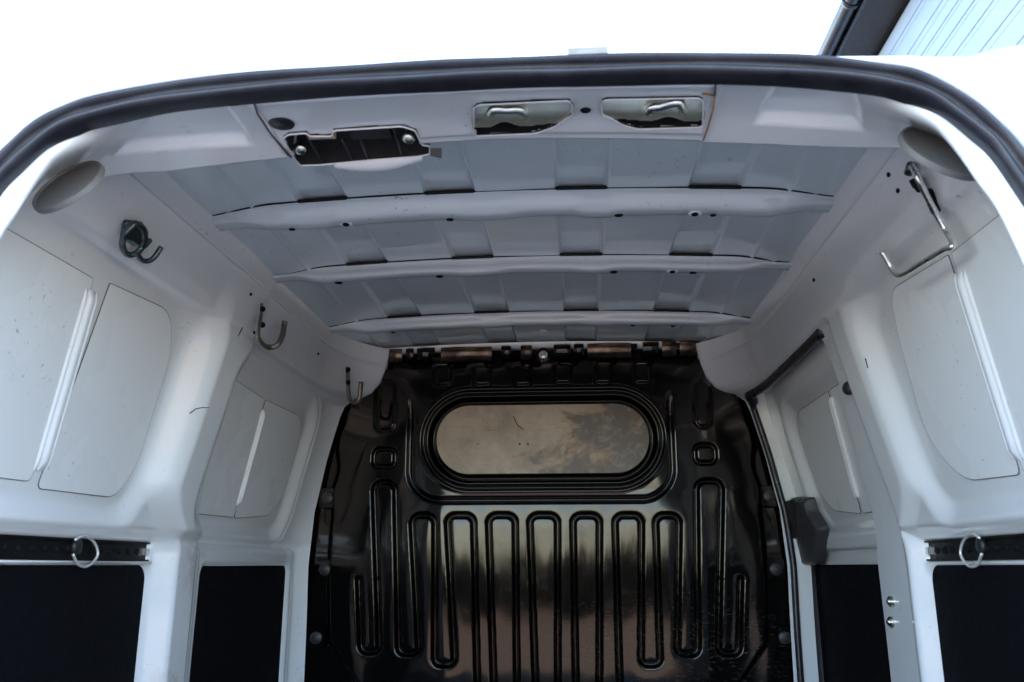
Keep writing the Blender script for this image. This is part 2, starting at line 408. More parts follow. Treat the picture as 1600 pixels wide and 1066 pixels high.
# ------------------------------------------------------------------ side walls (pressed inner skins)
XE_Z = [-.6, 0, .145, .286, .41, .440, .455, .463, .475, .505, .54, .585, .66]; XE_X = [.625, .64, .632, .604, .572, .560, .540, .505, .480, .456, .443, .433, .42]
def wallp(y, z, side):
    """how far the inner skin stands proud (into the load space) of the outer panel plane"""
    p = .020*(sst(.045, .07, z) if side < 0 else np.maximum(sst(.045, .07, z), sst(1.60, 1.62, y)))
    # rear window pressing
    s = sdbox(y, z, .60, 1.468, .098, .432, .055); p = p*sst(-.004, .050, s)
    zz = sst(.045, .07, z)
    s2 = sdbox(y, z, 1.66 if side < 0 else 1.60, 2.235, .095, .395, .05)
    if side < 0: p = p*sst(-.004, .055, s2)
    # pillar
    ys_ = 1.475+.130*(1-sst(.02, .15, z)); yf_ = (1.655+.055*(1-sst(.0, .2, z))) if side < 0 else 1.60
    pil = sst(ys_, ys_+.065-.03*(1-sst(.02, .15, z)), y)*(1-sst(yf_, yf_+.045, y))
    wide = sst(.36, .50, z)
    pil = pil*(1-.92*sst(.40, .535, z))
    p = p + (.040 if side < 0 else .015)*pil 
    # upper side member, with a step
    p = p + .014*sst(.448, .460, z)*(1-sst(.545, .56, z))*(1-pil)
    p = p - .006*sst(.470, .478, z)*(1-sst(.50, .51, z))*0
    # front corner gusset rounding into the bulkhead
    ys = np.where(z > .44, 2.12, 2.27)
    xe = np.interp(z, XE_Z, XE_X)
    ye_ = np.where(z > .45, 2.362, 2.385); tt = np.clip((y-ys)/(ye_-ys), 0, 1)
    p = p + (XW(z)-xe-p)*(tt**2.3)
    # step beads beside the front window and on the low front post
    if side < 0:
        p = p + .006*np.exp(-((y-2.335)/.006)**2)*(1-sst(-.02, .0, z))*sst(-.45, -.3, z)
        s3 = sdbox(y, z, 1.60, 2.285, .05, .44, .09); p = p - .003*np.exp(-(s3/.004)**2)*sst(1.72, 1.76, y)
    # low pockets behind the trim boards
    s4 = sdbox(y, z, .70, 1.603, -.70, .004, .03); p = p - .012*(1-sst(-.012, .008, s4))
    if side < 0:
        p = p + .030*sst(1.70, 1.74, y)*(1-sst(.03, .06, z))*(1-pil)*(1-sst(2.305, 2.36, y))
        s5 = sdbox(y, z, 1.765, 2.31, -.70, .004, .025); p = p - .012*(1-sst(-.012, .008, s5))
    # channel for the lashing rail
    s6 = sdbox(y, z, .70, 1.600, .008, .044, .003); p = p - .012*(1-sst(-.004, .002, s6))
    p = p + .0006*np.sin(y*11+z*7)+.0005*np.sin(z*19-y*6)
    return p
def wallx(y, z, side): return XW(z)-wallp(np.asarray(y, float), np.asarray(z, float), side)
walls = {}
def wy_(px, py, off):
    q = onwall(px, py, off)
    for _ in range(12): q = .5*q+.5*onwall(px, py, off+max(0, min(float(wallp(np.array(q[1]), np.array(min(q[2], .56)), 1)), .07)))
    return q
gy = np.linspace(.865, 2.385, 440); gz = np.linspace(-.52, .60, 320)
Y_, Z_ = np.meshgrid(gy, gz, indexing='ij')
DOOR = (1.79, 2.374, -.80, .452, .045)       # sliding door aperture on the right: y0 y1 z0 z1 r
for side in (-1, 1):
    Xg = wallx(Y_, Z_, side)
    mask = np.ones((len(gy)-1, len(gz)-1), bool)
    if side > 0:
        yc = (Y_[:-1, :-1]+Y_[1:, 1:])/2; zc = (Z_[:-1, :-1]+Z_[1:, 1:])/2
        mask = sdbox(np.where(yc < 2, yc+.095*np.clip(zc/.35, 0, 1), yc), zc, *DOOR) > 0
    mask &= ~(((Z_[:-1, :-1]/Y_[:-1, :-1]) > .57) & (Y_[:-1, :-1] < 1.0))
    V, F = gridmesh(np.stack([side*Xg, Y_, Z_], -1), mask, flip=side < 0)
    walls[side] = build('side_wall', V, F, WHITE, van, label=('left' if side < 0 else 'right')+' pressed steel side wall with rounded window pressing')
def wpt(y, z, side, off=0): return np.array([side*(float(wallx(y, z, side))-off), y, z])
def bpt(y, z, side, off=0): return np.array([side*(float(XW(z))-off), y, z])      # on the outer panel plane
def wnorm(z0, z1, side):
    a = (XW(z1)-XW(z0)); n = np.array([-side*(z1-z0), 0, -a*1.0]); n = np.array([-side*(z1-z0), 0, -(-a)*-1]);
    v = np.array([side*a, 0, z1-z0]); n = np.cross(v, [0, 1, 0]); n /= np.linalg.norm(n)
    return n if n[0]*side < 0 else -n
def winpanel(outline, r, side, parent, z0=.11, z1=.42, thick=.0022, mat=WHITE2):
    pl = roundpoly([(y, z) for y, z in outline], r, 7)
    # keep the plate in the plane of the outer panel
    pts = []
    for y, z in pl:
        x = XW(z0)+(XW(z1)-XW(z0))*(z-z0)/(z1-z0); pts.append((side*(x-.0008), y, z))
    n = wnorm(z0, z1, side)
    V, F = slab(pts, thick, n, .0008); o = build('window_panel', V, F, mat, parent, auto=30)
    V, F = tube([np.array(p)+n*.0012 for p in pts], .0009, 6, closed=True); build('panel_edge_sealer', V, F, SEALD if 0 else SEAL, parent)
    return o
def strip(a, b, wid, side, parent, mat):
    """ribbed closing strip between two panels: a, b = (y, z) ends; three rounded ribs"""
    A = bpt(*a, side, .003); B = bpt(*b, side, .003); u = B-A; L = np.linalg.norm(u); u /= L
    n = wnorm(.11, .42, side); t_ = np.cross(u, n); t_ *= np.sign(t_[1]+1e-9)
    prof = []
    for k in range(41):
        s = -1+2*k/40; h = .0060*math.exp(-(s/.42)**4)+.0028*math.exp(-((abs(s)-.80)/.10)**2)*(1 if abs(s) < .95 else 0)
        h += .001; prof.append((s*wid/2, h if abs(s) < .98 else -.004))
    P = []
    for q in np.linspace(0, 1, 20):
        e = min(1, min(q, 1-q)/.04)
        P.append([A+u*L*q+t_*s+n*h*e for s, h in prof])
    P = np.array(P); V, F = gridmesh(P); o = build('window_strip', V, F, mat, parent, label=None)
    return o
W = walls[-1]
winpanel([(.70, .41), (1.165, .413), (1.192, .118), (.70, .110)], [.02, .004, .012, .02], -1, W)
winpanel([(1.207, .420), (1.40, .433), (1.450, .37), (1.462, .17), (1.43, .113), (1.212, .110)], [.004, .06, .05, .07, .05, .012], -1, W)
strip((1.172, .396), (1.205, .135), .034, -1, W, WHITE)
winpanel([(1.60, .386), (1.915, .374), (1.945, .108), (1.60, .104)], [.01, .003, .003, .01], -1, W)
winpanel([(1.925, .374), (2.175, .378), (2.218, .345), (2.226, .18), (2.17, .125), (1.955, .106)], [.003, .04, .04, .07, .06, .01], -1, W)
strip((1.935, .352), (1.955, .135), .022, -1, W, WHITE)
W = walls[1]
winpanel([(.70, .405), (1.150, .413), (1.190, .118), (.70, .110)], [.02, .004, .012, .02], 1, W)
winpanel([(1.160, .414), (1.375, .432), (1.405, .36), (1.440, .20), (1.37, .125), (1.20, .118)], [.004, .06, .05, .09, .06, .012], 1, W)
strip((1.150, .385), (1.190, .135), .034, 1, W, WHITE)
# trim boards in the low pockets
def board(y0, y1, side, parent, rs, zt=.002, zb=-.50, xo=0):
    pl = rrect(y0, y1, zb, zt, .02, 6, rs)
    pts = [(side*(.6995+.012-.002-xo), y, z) for y, z in pl]
    V, F = slab(pts, .006, (-side, 0, 0), .0015); return build('trim_board', V, F, LINING, parent, auto=40)
board(.62, 1.600, -1, walls[-1], [.028, .02, .02, .02]); board(1.768, 2.308, -1, walls[-1], [.022, .006, .02, .02], xo=.028)
board(.62, 1.595, 1, walls[1], [.028, .02, .02, .02])
RAILM = simple('black_rail', (.006, .006, .007), .5, ns=90, bump=.1, spec=.3); RINGM = simple('polished_ring', (.9, .88, .82), .3, .6, ns=80)
# lashing rails with their wire rings
for side, yr in ((-1, 1.36), (1, 1.385)):
    pts = []
    V1 = box((side*.7085, 1.11, .026), (.006, .975, .034))
    V2 = box((side*.7035, 1.11, .0105), (.010, .975, .003)); V3 = box((side*.7035, 1.11, .0415), (.010, .975, .003))
    V, F = merge(V1, V2, V3); rl = build('lashing_rail', V, F, RAILM, van, smooth=False)
    for k in range(24):
        y = .85+k*.031
        V, F = lathe((side*.7050, y, .026), (-side, 0, 0), [(.0085, 0), (.008, .001)], 10, .7); build('rail_hole', V, F, DARK, rl)
    V, F = box((side*.703, 1.592, .026), (.008, .012, .012)); build('rail_end_clip', V, F, WIRE, rl, smooth=False)
    V, F = lathe((side*.704, yr, .030), (-side, 0, 0), [(.013, 0), (.012, .006), (.006, .008)], 16); ft = build('ring_fitting', V, F, BLKP, rl)
    xx = side*.690
    ring = smooth_path([(side*.688, yr-.030, .040), (side*.686, yr-.010, .046), (side*.686, yr+.022, .038), (side*.684, yr+.034, .018), (side*.684, yr+.012, .001), (side*.686, yr-.014, .002), (side*.687, yr-.032, .018)], 8)
    V, F = tube(ring, .0022, 8); build('lashing_ring', V, F, RINGM, rl)
V, F = tube([(-.695, y, .0065) for y in (.87, 1.60)], .0022, 6); build('sill_bead', V, F, WHITE, walls[-1])
# screws on the pillar beside the sliding door, plugs
for py in (940, 972):
    q = wy_(1393, py, .002); V, F = lathe((q[0], q[1], q[2]), (-1, -.5, 0), [(.010, -.004), (.0098, .002), (.005, .0045), (.0045, .009), (.002, .010)], 14); build('pillar_screw', V, F, BRASS, walls[1])
for side, pts in ((-1, [(378, 460), (374, 520), (488, 553)]), (1, [(1405, 272), (1420, 297), (1285, 437)])):
    for px, py in pts:
        q = onwall(px, py, .02); q = wpt(q[1], q[2], side, .0005)
        V, F = lathe(q, (-side, -.3, 0), [(.0042, 0), (.004, .0008)], 12); build('small_hole', V, F, DARK, walls[side])
# ------------------------------------------------------------------ rear frame: header, corners and door posts as one pressing
ST0 = [(0, .501), (.15, .499), (.30, .492), (.40, .482), (.455, .463), (.492, .432), (.520, .38), (.545, .32), (.60, .10), (.625, -.05), (.63, -.55)]
ST1 = [(0, .515), (.15, .512), (.30, .506), (.400, .492), (.450, .456), (.479, .421), (.504, .372), (.528, .313), (.582, .098), (.607, -.05), (.612, -.55)]
ST2 = [(0, .525), (.15, .521), (.30, .513), (.41, .503), (.485, .487), (.545, .446), (.585, .378), (.612, .31), (.665, .10), (.69, -.05), (.69, -.55)]
ST3 = [(0, .523), (.15, .518), (.30, .508), (.42, .498), (.52, .490), (.592, .452), (.632, .378), (.655, .31), (.71, .10), (.72, -.05), (.72, -.55)]
ST4 = [(0, .60), (.15, .60), (.30, .595), (.42, .585), (.53, .56), (.62, .48), (.66, .39), (.68, .31), (.74, .10), (.75, -.05), (.75, -.55)]
def half(st, n=14): return smooth_path([(-x, z) for x, z in reversed(st)] + [(x, z) for x, z in st[1:]], n)
rings = [(half(ST0), .818), (half(ST1), .862), (half(ST2), .93), (half(ST3), .995), (half(ST4), 1.004)]
ringy = [.818, .862, .93, .995, 1.004]
NS = len(rings[0][0]); P = np.zeros((NS, 0, 3)).tolist()
RP = np.array([[(r[i][0], yy, r[i][1]) for (r, yy) in rings] for i in range(NS)])
# corners and posts turn to the wall sooner than the header does
for i in range(NS):
    zc = RP[i, 0, 2]; k = float(1-sst(.38, .47, zc))
    RP[i, 1, 1] -= .030*float(1-sst(.44, .49, zc)); RP[i, 2, 1] -= .030*k; RP[i, 3, 1] -= .075*k; RP[i, 4, 1] -= .070*k
fine_ = []
for i in range(NS):
    a = smooth_path(RP[i][:4], 22); b = np.array([RP[i][3]+(RP[i][4]-RP[i][3])*t for t in (.04, .3, .6, 1)])
    fine_.append(np.vstack([a, b]))
RF = np.array(fine_)
# resample sideways for an even, fine mesh across the header
arc = np.concatenate([[0], np.cumsum(np.linalg.norm(np.diff(RF[:, 30], axis=0), axis=1))])
ta = np.linspace(0, arc[-1], 760)
RF = np.stack([np.stack([np.interp(ta, arc, RF[:, j, k]) for k in range(3)], -1) for j in range(RF.shape[1])], 1)
def pc(zx, zy, s, ox, oy): return (zx/s+ox, zy/s+oy)
HZ_x = None
def headz(x, y):
    """height of the header underside"""
    j = np.argmin(np.abs(RF[len(RF)//2, :67, 1]-y)); row = RF[:, j]
    m = row[:, 2] > .40; return float(np.interp(x, row[m][:, 0], row[m][:, 2]))
def onhead(px, py, up=0):
    z = .52
    for _ in range(12):
        q = onz(px, py, z); z = .5*z+.5*(headz(q[0], min(max(q[1], .82), .994))+up)
    return onz(px, py, z)
A = [onhead(*p) for p in ((175, 245), (395, 228), (335, 152), (255, 165))]
B = [onhead(*p) for p in ((1175, 195), (1352, 206), (1335, 128), (1215, 130))]
# pressed pockets either side (pushed up) and the step where the header doubles over
def pocket(x, y, Q, h):
    poly = [(q[0], q[1]) for q in Q]; cx = sum(p[0] for p in poly)/4; cy = sum(p[1] for p in poly)/4
    d = np.full(x.shape, 9.)
    for i in range(4):
        (x1, y1), (x2, y2) = poly[i], poly[(i+1) % 4]; nx, ny = (y2-y1), -(x2-x1); L = math.hypot(nx, ny); nx /= L; ny /= L
        if (cx-x1)*nx+(cy-y1)*ny < 0: nx, ny = -nx, -ny
        d = np.minimum(d, (x-x1)*nx+(y-y1)*ny)
    return h*sst(0, .010, d)
hm = (RF[..., 2] > .455)
xx, yy = RF[..., 0], RF[..., 1]
hdz = pocket(xx, yy, A, .016)+pocket(xx, yy, B, .016)
jl, jr = onhead(425, 200)[0], onhead(1108, 170)[0]
cen = sst(jl-.004, jl+.004, xx)*(1-sst(jr-.004, jr+.004, xx))
hdz = hdz - .0035*cen*sst(.845, .852, yy) + .0*xx
hdz = hdz - .004*sst(.850, .862, yy)*(1-sst(.955, .968, yy))*cen*0 + .006*sst(.968, .985, yy)*cen
RF[..., 2] += np.where(hm & (yy < 1.0), hdz, 0)
LATCH = roundpoly([onhead(*pc(*p, 3.5525, 380, 60))[:2] for p in [(222, 545), (250, 522), (352, 514), (368, 532), (495, 532), (500, 500), (880, 476), (955, 500), (992, 606), (1036, 610), (1036, 655), (975, 668), (690, 690), (430, 716), (320, 722), (288, 690)]], .004, 3)
S1 = roundpoly([onhead(*pc(*p, 3.5525, 720, 60))[:2] for p in [(72, 375), (100, 355), (600, 333), (622, 365), (615, 415), (520, 480), (415, 516), (90, 532), (72, 505)]], .005, 3)
S2 = roundpoly([onhead(*pc(*p, 3.5525, 720, 60))[:2] for p in [(780, 345), (800, 328), (1330, 318), (1345, 345), (1342, 470), (1320, 482), (985, 492), (900, 470), (850, 440), (785, 415)]], .005, 3)
xc = (xx[:-1, :-1]+xx[1:, 1:])/2; yc = (yy[:-1, :-1]+yy[1:, 1:])/2; zc = (RF[:-1, :-1, 2]+RF[1:, 1:, 2])/2
cut = np.zeros(xc.shape, bool)
for pl in (LATCH, S1, S2): cut |= inpoly(xc, np.minimum(yc, .985), pl) & (zc > .45)
V, F = gridmesh(RF, ~cut, flip=True)
header = build('rear_frame', V, F, WHITE, van, label='white header and door posts round the rear opening')
def hz(x, y): return headz(x, min(max(y, .82), .99)) - (.0035 if jl < x < jr and y > .85 else 0) + (.006*float(sst(.968, .985, y)) if jl < x < jr else 0)
def lip(poly, mat, parent, r=.0018, name='folded_lip'):
    V, F = tube([(x, y, hz(x, y)+.0004) for x, y in poly], r, 8, closed=True); return build(name, V, F, mat, parent)
lip(LATCH, WHITE, header, .0012)
# latch cavity
def cavity(poly, depth, mat, name, parent):
    N = len(poly); top = [(x, y, hz(x, y)+depth) for x, y in poly]; bot = [(x, y, hz(x, y)+.0003) for x, y in poly]
    V = bot+top; F = [(i, (i+1) % N, N+(i+1) % N, N+i) for i in range(N)]+[tuple(range(N, 2*N))]
    return build(name, V, F, mat, parent, smooth=False)
lc = cavity(LATCH, .034, BLKP, 'latch_cavity', van)
for a, b in (((330, 545), (440, 712)), ((545, 600), (600, 690)), ((625, 535), (690, 690)), ((825, 520), (880, 668))):
    p1 = onhead(*pc(*a, 3.5525, 380, 60)); p2 = onhead(*pc(*b, 3.5525, 380, 60)); p1[2] += .010; p2[2] += .006
    V, F = tube([p1, p2], .0018, 6); build('latch_rib', V, F, BLKP, lc)
for p in ((313, 633), (917, 572)):
    q = onhead(*pc(*p, 3.5525, 380, 60)); q[2] += .005
    V, F = lathe(q, (-.2, -.7, -1), [(.0085, -.006), (.0085, .001), (.0065, .004), (.003, .005)], 18); build('latch_screw', V, F, BRASS, lc)
q = onhead(*pc(432, 545, 3.5525, 380, 60)); V, F = box((q[0], q[1]+.004, q[2]+.006), (.034, .006, .012)); build('foam_tab', V, F, TAN, lc, smooth=False)
q = onhead(*pc(700, 560, 3.5525, 380, 60)); V, F = box((q[0], q[1], q[2]+.014), (.05, .03, .012)); build('latch_bar', V, F, BLKP, lc, smooth=False)
V, F = slab([onhead(*pc(*p, 3.5525, 380, 60), up=-.001) for p in ((1038, 606), (1102, 604), (1102, 664), (1038, 650))], .001, (0, 0, -1), .0003); build('metal_tab', V, F, GREYP, lc, smooth=False)
P = []
for k in range(15):
    s = k/14; a = onhead(*pc(505+490*s, 712-46*s+2*math.sin(s*3), 3.5525, 380, 60)); b = math.sin(math.pi*s)
    P.append([(a[0], a[1]-.003, a[2]+.002), (a[0], a[1], a[2]-.004*b), (a[0], a[1]+.010*b+.002, a[2]-.007*b), (a[0], a[1]+.018*b+.004, a[2]-.001)])
V, F = gridmesh(np.array(P)); build('bulged_lip', V, F, OUTER, header)
q = onhead(*pc(213, 468, 3.5525, 380, 60)); V, F = lathe((q[0], q[1], q[2]-.001), (0, 0, -1), [(.0155, 0), (.015, .0012)], 24); build('round_grommet', V, F, RUBBER, header)
q = onhead(915, 171); V, F = lathe((q[0], q[1], q[2]-.001), (0, 0, -1), [(.0065, 0), (.006, .001)], 18); build('header_hole', V, F, DARK, header)
# strikers
for pl, wire, gl in ((S1, [(150, 505), (162, 410), (190, 385), (250, 388), (320, 385), (350, 405), (346, 495)], None),
                 (S2, [(1048, 470), (1035, 400), (1060, 375), (1120, 365), (1200, 345), (1228, 370), (1250, 465)], None)):
    lip(pl, WHITE, header, .0009)
    x0, x1 = pl[:, 0].min(), pl[:, 0].max(); y0, y1 = pl[:, 1].min(), pl[:, 1].max()
    gx = np.linspace(x0-.002, x1+.002, 70); gy = np.linspace(y0-.002, y1+.002, 36); PX, PY = np.meshgrid(gx, gy, indexing='ij')
    v = (PY-y0)/(y1-y0); HZ = np.array([[hz(a, b) for b in gy] for a in gx])
    wx = onhead(*pc(*wire[0], 3.5525, 720, 60))[0]; wx2 = onhead(*pc(*wire[-1], 3.5525, 720, 60))[0]; wc = (wx+wx2)/2
    vv = np.clip(v, 0, 1); lo_ = .80 - .06*sst(.02, .06, np.abs(PX-wc)) - .14*np.exp(-((PX-wc)/.012)**2)
    PZ = HZ+.0015+.022*(1-sst(.12, .60, vv)) + .030*sst(lo_, lo_+.06, vv)
    ins = inpoly((PX[:-1, :-1]+PX[1:, 1:])/2, (PY[:-1, :-1]+PY[1:, 1:])/2, (pl-pl.mean(0))*1.04+pl.mean(0))
    V, F = gridmesh(np.stack([PX, PY, PZ], -1), ins, flip=True); st = build('door_striker', V, F, ZINC, van)
    N = len(pl); wl = [(x, y, hz(x, y)) for x, y in pl]+[(x, y, hz(x, y)+.03) for x, y in pl]
    build('striker_pocket_edge', wl, [(i, (i+1) % N, N+(i+1) % N, N+i) for i in range(N)], DARK, st)
    pth = []
    for k, p in enumerate(wire):
        q = onhead(*pc(*p, 3.5525, 720, 60)); pth.append((q[0], q[1], q[2]+(.010 if k in (0, len(wire)-1) else -.002)))
    V, F = tube(smooth_path(pth, 6), .0054, 10); build('striker_loop', V, F, WIRE, st)
# joints of the header stampings, rusty in places
for pts, m in ((((395, 153), (402, 178), (425, 212), (455, 246)), SEAL), (((408, 185), (425, 212), (450, 243)), RUST), (((1119, 120), (1117, 148)), SEAL), (((1117, 146), (1114, 172), (1106, 200), (1099, 219)), RUST), (((1119, 150), (1098, 147)), RUST)):
    V, F = tube([onhead(*p, up=-.0012 - .002) for p in pts], .0011 if m is RUST else .0014, 6); build('header_joint', V, F, m, header)
# speaker covers in the rear corners
for px, py, sg in ((107, 290, -1), (1468, 236, 1)):
    e1 = ony(160 if sg < 0 else 1408, 258 if sg < 0 else 205, .905); e2 = ony(52 if sg < 0 else 1540, 324 if sg < 0 else 272, .895)
    c = (e1+e2)/2; a = (e2-e1); rad = np.linalg.norm(a)/2; a /= 2*rad
    vd = c-C0; vd /= np.linalg.norm(vd)
    b = np.cross(vd, a); b /= np.linalg.norm(b)          # across, in the picture
    if b[2] < 0: b = -b
    # disc plane tilted well away from the camera
    bb = b*.33+vd*.94; bb -= a*(a@bb); bb /= np.linalg.norm(bb); nn = np.cross(a, bb)
    if nn@vd > 0: nn = -nn
    V, F = lathe(c, nn, [(rad, -.004), (rad, 0), (rad*.985, .0025), (rad*.93, .003), (rad*.91, .0005), (rad*.5, .001), (.002, .0015)], 44, 1.0, (a, bb, nn))
    build('speaker_cover', V, F, GREYP, van, auto=50)
# ------------------------------------------------------------------ door seal
so_ = [(0, .519), (.10, .518), (.22, .515), (.333, .507), (.41, .494), (.448, .483), (.482, .462), (.512, .431), (.538, .393), (.575, .30), (.62, .12), (.64, 0), (.64, -.5)]
sl = smooth_path([(-x, z) for x, z in reversed(so_)]+so_[1:], 10)
def offs(path, d):
    out = []
    for i in range(len(path)):
        a = path[max(i-1, 0)]; b = path[min(i+1, len(path)-1)]; t_ = b-a; t_ /= np.linalg.norm(t_); out.append(path[i]+d*np.array([t_[1], -t_[0]]))
    return np.array(out)
wob = 1+0*sl[:, :1]
prof = [(-.001, .812), (-.0005, .803), (.003, .7965), (.007, .7965), (.0095, .801), (.0115, .8065), (.0135, .8025), (.017, .8000), (.0205, .8025), (.0220, .808), (.0225, .820), (.021, .830)]
P = np.zeros((len(sl), len(prof), 3))
for j, (d, y) in enumerate(prof):
    o_ = offs(sl, d); P[:, j, 0] = o_[:, 0]; P[:, j, 1] = y+.0008*np.sin(np.arange(len(sl))*.35+j); P[:, j, 2] = o_[:, 1]
V, F = gridmesh(P); seal = build('door_seal', V, F, RUBBER, van, label='black rubber weatherstrip round the rear opening')
# ------------------------------------------------------------------ outer body
def shell_prof(dx=0, zr=.665):
    pr = [(.74, -.85), (.755, -.6), (.765, -.2), (.762, .0), (.745, .12), (.70, .33), (.665, .47), (.63, .56), (.57, .62), (.46, .648), (.25, .660), (0, zr)]
    pr = [(x+dx, z) for x, z in pr]; return smooth_path([(-x, z) for x, z in pr]+[(x, z) for x, z in reversed(pr[:-1])], 4)
sh = shell_prof()
secs = []
for y, k, dz in ((1.06, 1, 0), (1.2, 1, .004), (1.8, 1, .008), (2.4, 1, .006), (2.8, .99, .0), (3.1, .96, -.05)):
    secs.append([(x*k, y, z+(dz if z > .3 else 0)) for x, z in sh])
# nose: the cab roof falls to the bonnet
for y, zc, k in ((3.5, .30, .98), (3.75, -.02, .98), (4.2, -.12, .95), (4.4, -.25, .88), (4.42, -.6, .86)):
    secs.append([(x*k, y, min(z, zc+.03*(1-(x/.75)**2))) for x, z in sh])
P = np.array(secs); V, F = gridmesh(P); V = list(map(tuple, V)); m_ = len(sh)
F = [tuple(q) for q in F]; F.append(tuple(range((len(secs)-1)*m_, len(secs)*m_)))
build('body_shell', V, F, OUTER, van, auto=40)
# rear edge from the seal out to the shell
n_ = 200
def resamp(p, n): s = np.concatenate([[0], np.cumsum(np.linalg.norm(np.diff(p, axis=0), axis=1))]); t_ = np.linspace(0, s[-1], n); return np.stack([np.interp(t_, s, p[:, k]) for k in range(p.shape[1])], -1)
so2 = resamp(sl, n_); shr = resamp(np.array([q for q in sh if q[1] > -.55]), n_)
def lerp(t_): return so2+(shr-so2)*t_
kk = sst(.36, .465, so2[:, 1])[:, None]      # 1 along the roof edge
rows = [(so2, .806), (lerp(.02), .797), (lerp(.05*1), .795)]
P = []
P.append(np.column_stack([so2[:, 0], np.full(n_, .806), so2[:, 1]]))
for tt, y0, y1 in ((.03, .797, .797), (.10, .793, .800), (.35, .792, .83), (.75, .800, .885), (.95, .83, .94), (1., .88, .985)):
    ql = lerp(tt); y = y0+(np.maximum(y1, ql[:, 1]/(.6475-.055*np.clip(ql[:, 0], 0, .6)))-y0)*kk[:, 0]; P.append(np.column_stack([ql[:, 0], y, ql[:, 1]]))
P.append(np.column_stack([shr[:, 0], np.full(n_, 1.065), shr[:, 1]]))
P = np.array(P); V, F = gridmesh(P); build('rear_body_edge', V, F, OUTER, van)
# rear doors swung right round
for sg in (-1, 1):
    ol = [(.015, .435), (.10, .492), (.36, .515), (.60, .52), (.60, -.55), (-.09, -.55), (-.10, 0), (-.045, .25)]
    ol = roundpoly([(x, z) for x, z in ol], [.03, .06, .1, .02, .03, .03, .1, .1], 6)
    x0 = .665
    pts = [(sg*(x0+x), .775-.10*x, z) for x, z in ol]
    V, F = slab(pts, .035, (0, -1, 0), .010); d = build('rear_door', V, F, OUTER, van, auto=35, label=('left' if sg < 0 else 'right')+' rear door swung right back')
    inn = roundpoly([(.07, .41), (.52, .44), (.53, .10), (.03, .10)], .06, 6)
    V, F = slab([(sg*(x0+x), .74-.10*x, z) for x, z in inn], .002, (0, -1, 0), .001); build('door_window_panel', V, F, WHITE2, d, auto=35)
    for z in (.22, -.25):
        V, F = lathe((sg*(.655+.0*z), .782, z), (0, 0, 1), [(.012, -.03), (.012, .03)], 12); build('hinge', V, F, OUTER, d)
q = onz(900, 79, .525); V, F = box((q[0]+.012, .812, .5226), (.042, .02, .008)); build('lamp_housing', V, F, simple('beige_plastic', (.30, .27, .22), .5), van, smooth=False, label='small beige lamp housing on the rear edge of the roof')
# ------------------------------------------------------------------ floor
V, F = box((0, 1.62, -.455), (1.38, 1.62, .03)); build('load_floor', V, F, FLOORM, van, smooth=False)
V, F = box((0, .83, -.535), (1.30, .06, .18)); build('rear_sill', V, F, BLKP, van, smooth=False)
V, F = box((0, 2.6, -.72), (1.40, 3.4, .26)); build('underbody', V, F, DARK, van, smooth=False)
for x in (-.66, .66):
    for y in (1.35, 3.75):
        V, F = lathe((x, y, -EYE+.31), (1, 0, 0), [(.20, -.09), (.29, -.09), (.31, -.06), (.31, .06), (.29, .09), (.20, .09)], 32); wl = build('wheel', V, F, RUBBER, van, auto=40)
        V, F = lathe((x, y, -EYE+.31), (1, 0, 0), [(.20, -.085), (.19, -.06), (.19, .06), (.20, .085)], 24); build('wheel_rim', V, F, GREYP, wl, auto=40)
# ------------------------------------------------------------------ bulkhead
YB = 2.40
def b2(px, py): q = ony(px, py, YB); return (float(q[0]), float(q[2]))
gx = np.linspace(-.69, .69, 640); gz = np.linspace(-.52, .60, 500)
BX, BZ = np.meshgrid(gx, gz, indexing='ij')
H = np.zeros(BX.shape)                        # towards the camera
edge = [(-.60, -.50), (-.592, -.30), (-.590, -.19), (-.592, -.025), (-.588, .217), (-.57, .36), (-.553, .434), (-.50, .53), (-.474, .556)]
EX = np.interp(BZ, [-.5, -.30, -.23, -.19, -.02, .21, .30, .42, .50, .556, .6], [.50, .50, .555, .585, .597, .592, .585, .572, .525, .47, .44])
wav = .006*np.sin(BZ*42)*sst(.1, .2, BZ)
sd = np.abs(BX)-EX-wav
body = 1-sst(-.022, .0, sd)
topcut = .560+.012*np.sign(np.sin(BX*2*math.pi/.087+.6))*1.0
tc = .556+.007*np.clip(np.sin(BX*2*math.pi/.105)*4, -1, 1)
body = body*(1-sst(-.008, .004, BZ-tc))
H += .030*body
H += .010*np.exp(-((sd+.030)/.005)**2)*0
# slight belly so the sheet is not a mirror plane
H += .010*np.cos(BX*2.4)*body 
def groove(D, w_, d_): return -d_*(1-sst(w_*.08, w_, D))
lines = []
def sl_(pts): lines.append([b2(*p) for p in pts])
tops = [(559, 566), (588, 595), (621, 625), (645.5, 656), (681.5, 681), (700.5, 711), (741.5, 746), (764.5, 771), (806, 808), (828.5, 835.5), (871.5, 872), (895.5, 899), (936.5, 936.5), (960.5, 966.5), (1001.5, 1001), (1023.5, 1030), (1060, 1057), (1087, 1089), (1125, 1121), (1158, 1153)]
def xat(i, y): a, b = tops[i]; return a+(b-a)*(y-800)/(1020-800)
def arcpx(xa, xb, yc, up, r):
    r = min(r, abs(xb-xa)/2); s = -1 if up else 1; out = []
    for k in range(7): a = math.pi+ (math.pi/2)*k/6; out.append((xa+r+r*math.cos(a), yc-s*r+ (r*-s*-1 if 0 else 0) + s*r*(-math.sin(a))))
    for k in range(7): a = -math.pi/2+(math.pi/2)*k/6; out.append((xb-r+r*math.cos(a), yc-s*r+s*r*(-math.sin(a))))
    return out
def slot_top(i, j, yt, yend, r=13):
    xa, xb = xat(i, yt), xat(j, yt); A_ = arcpx(xa, xb, yt, True, r)
    sl_([(xat(i, yend), yend)]+A_+[(xat(j, yend), yend)])
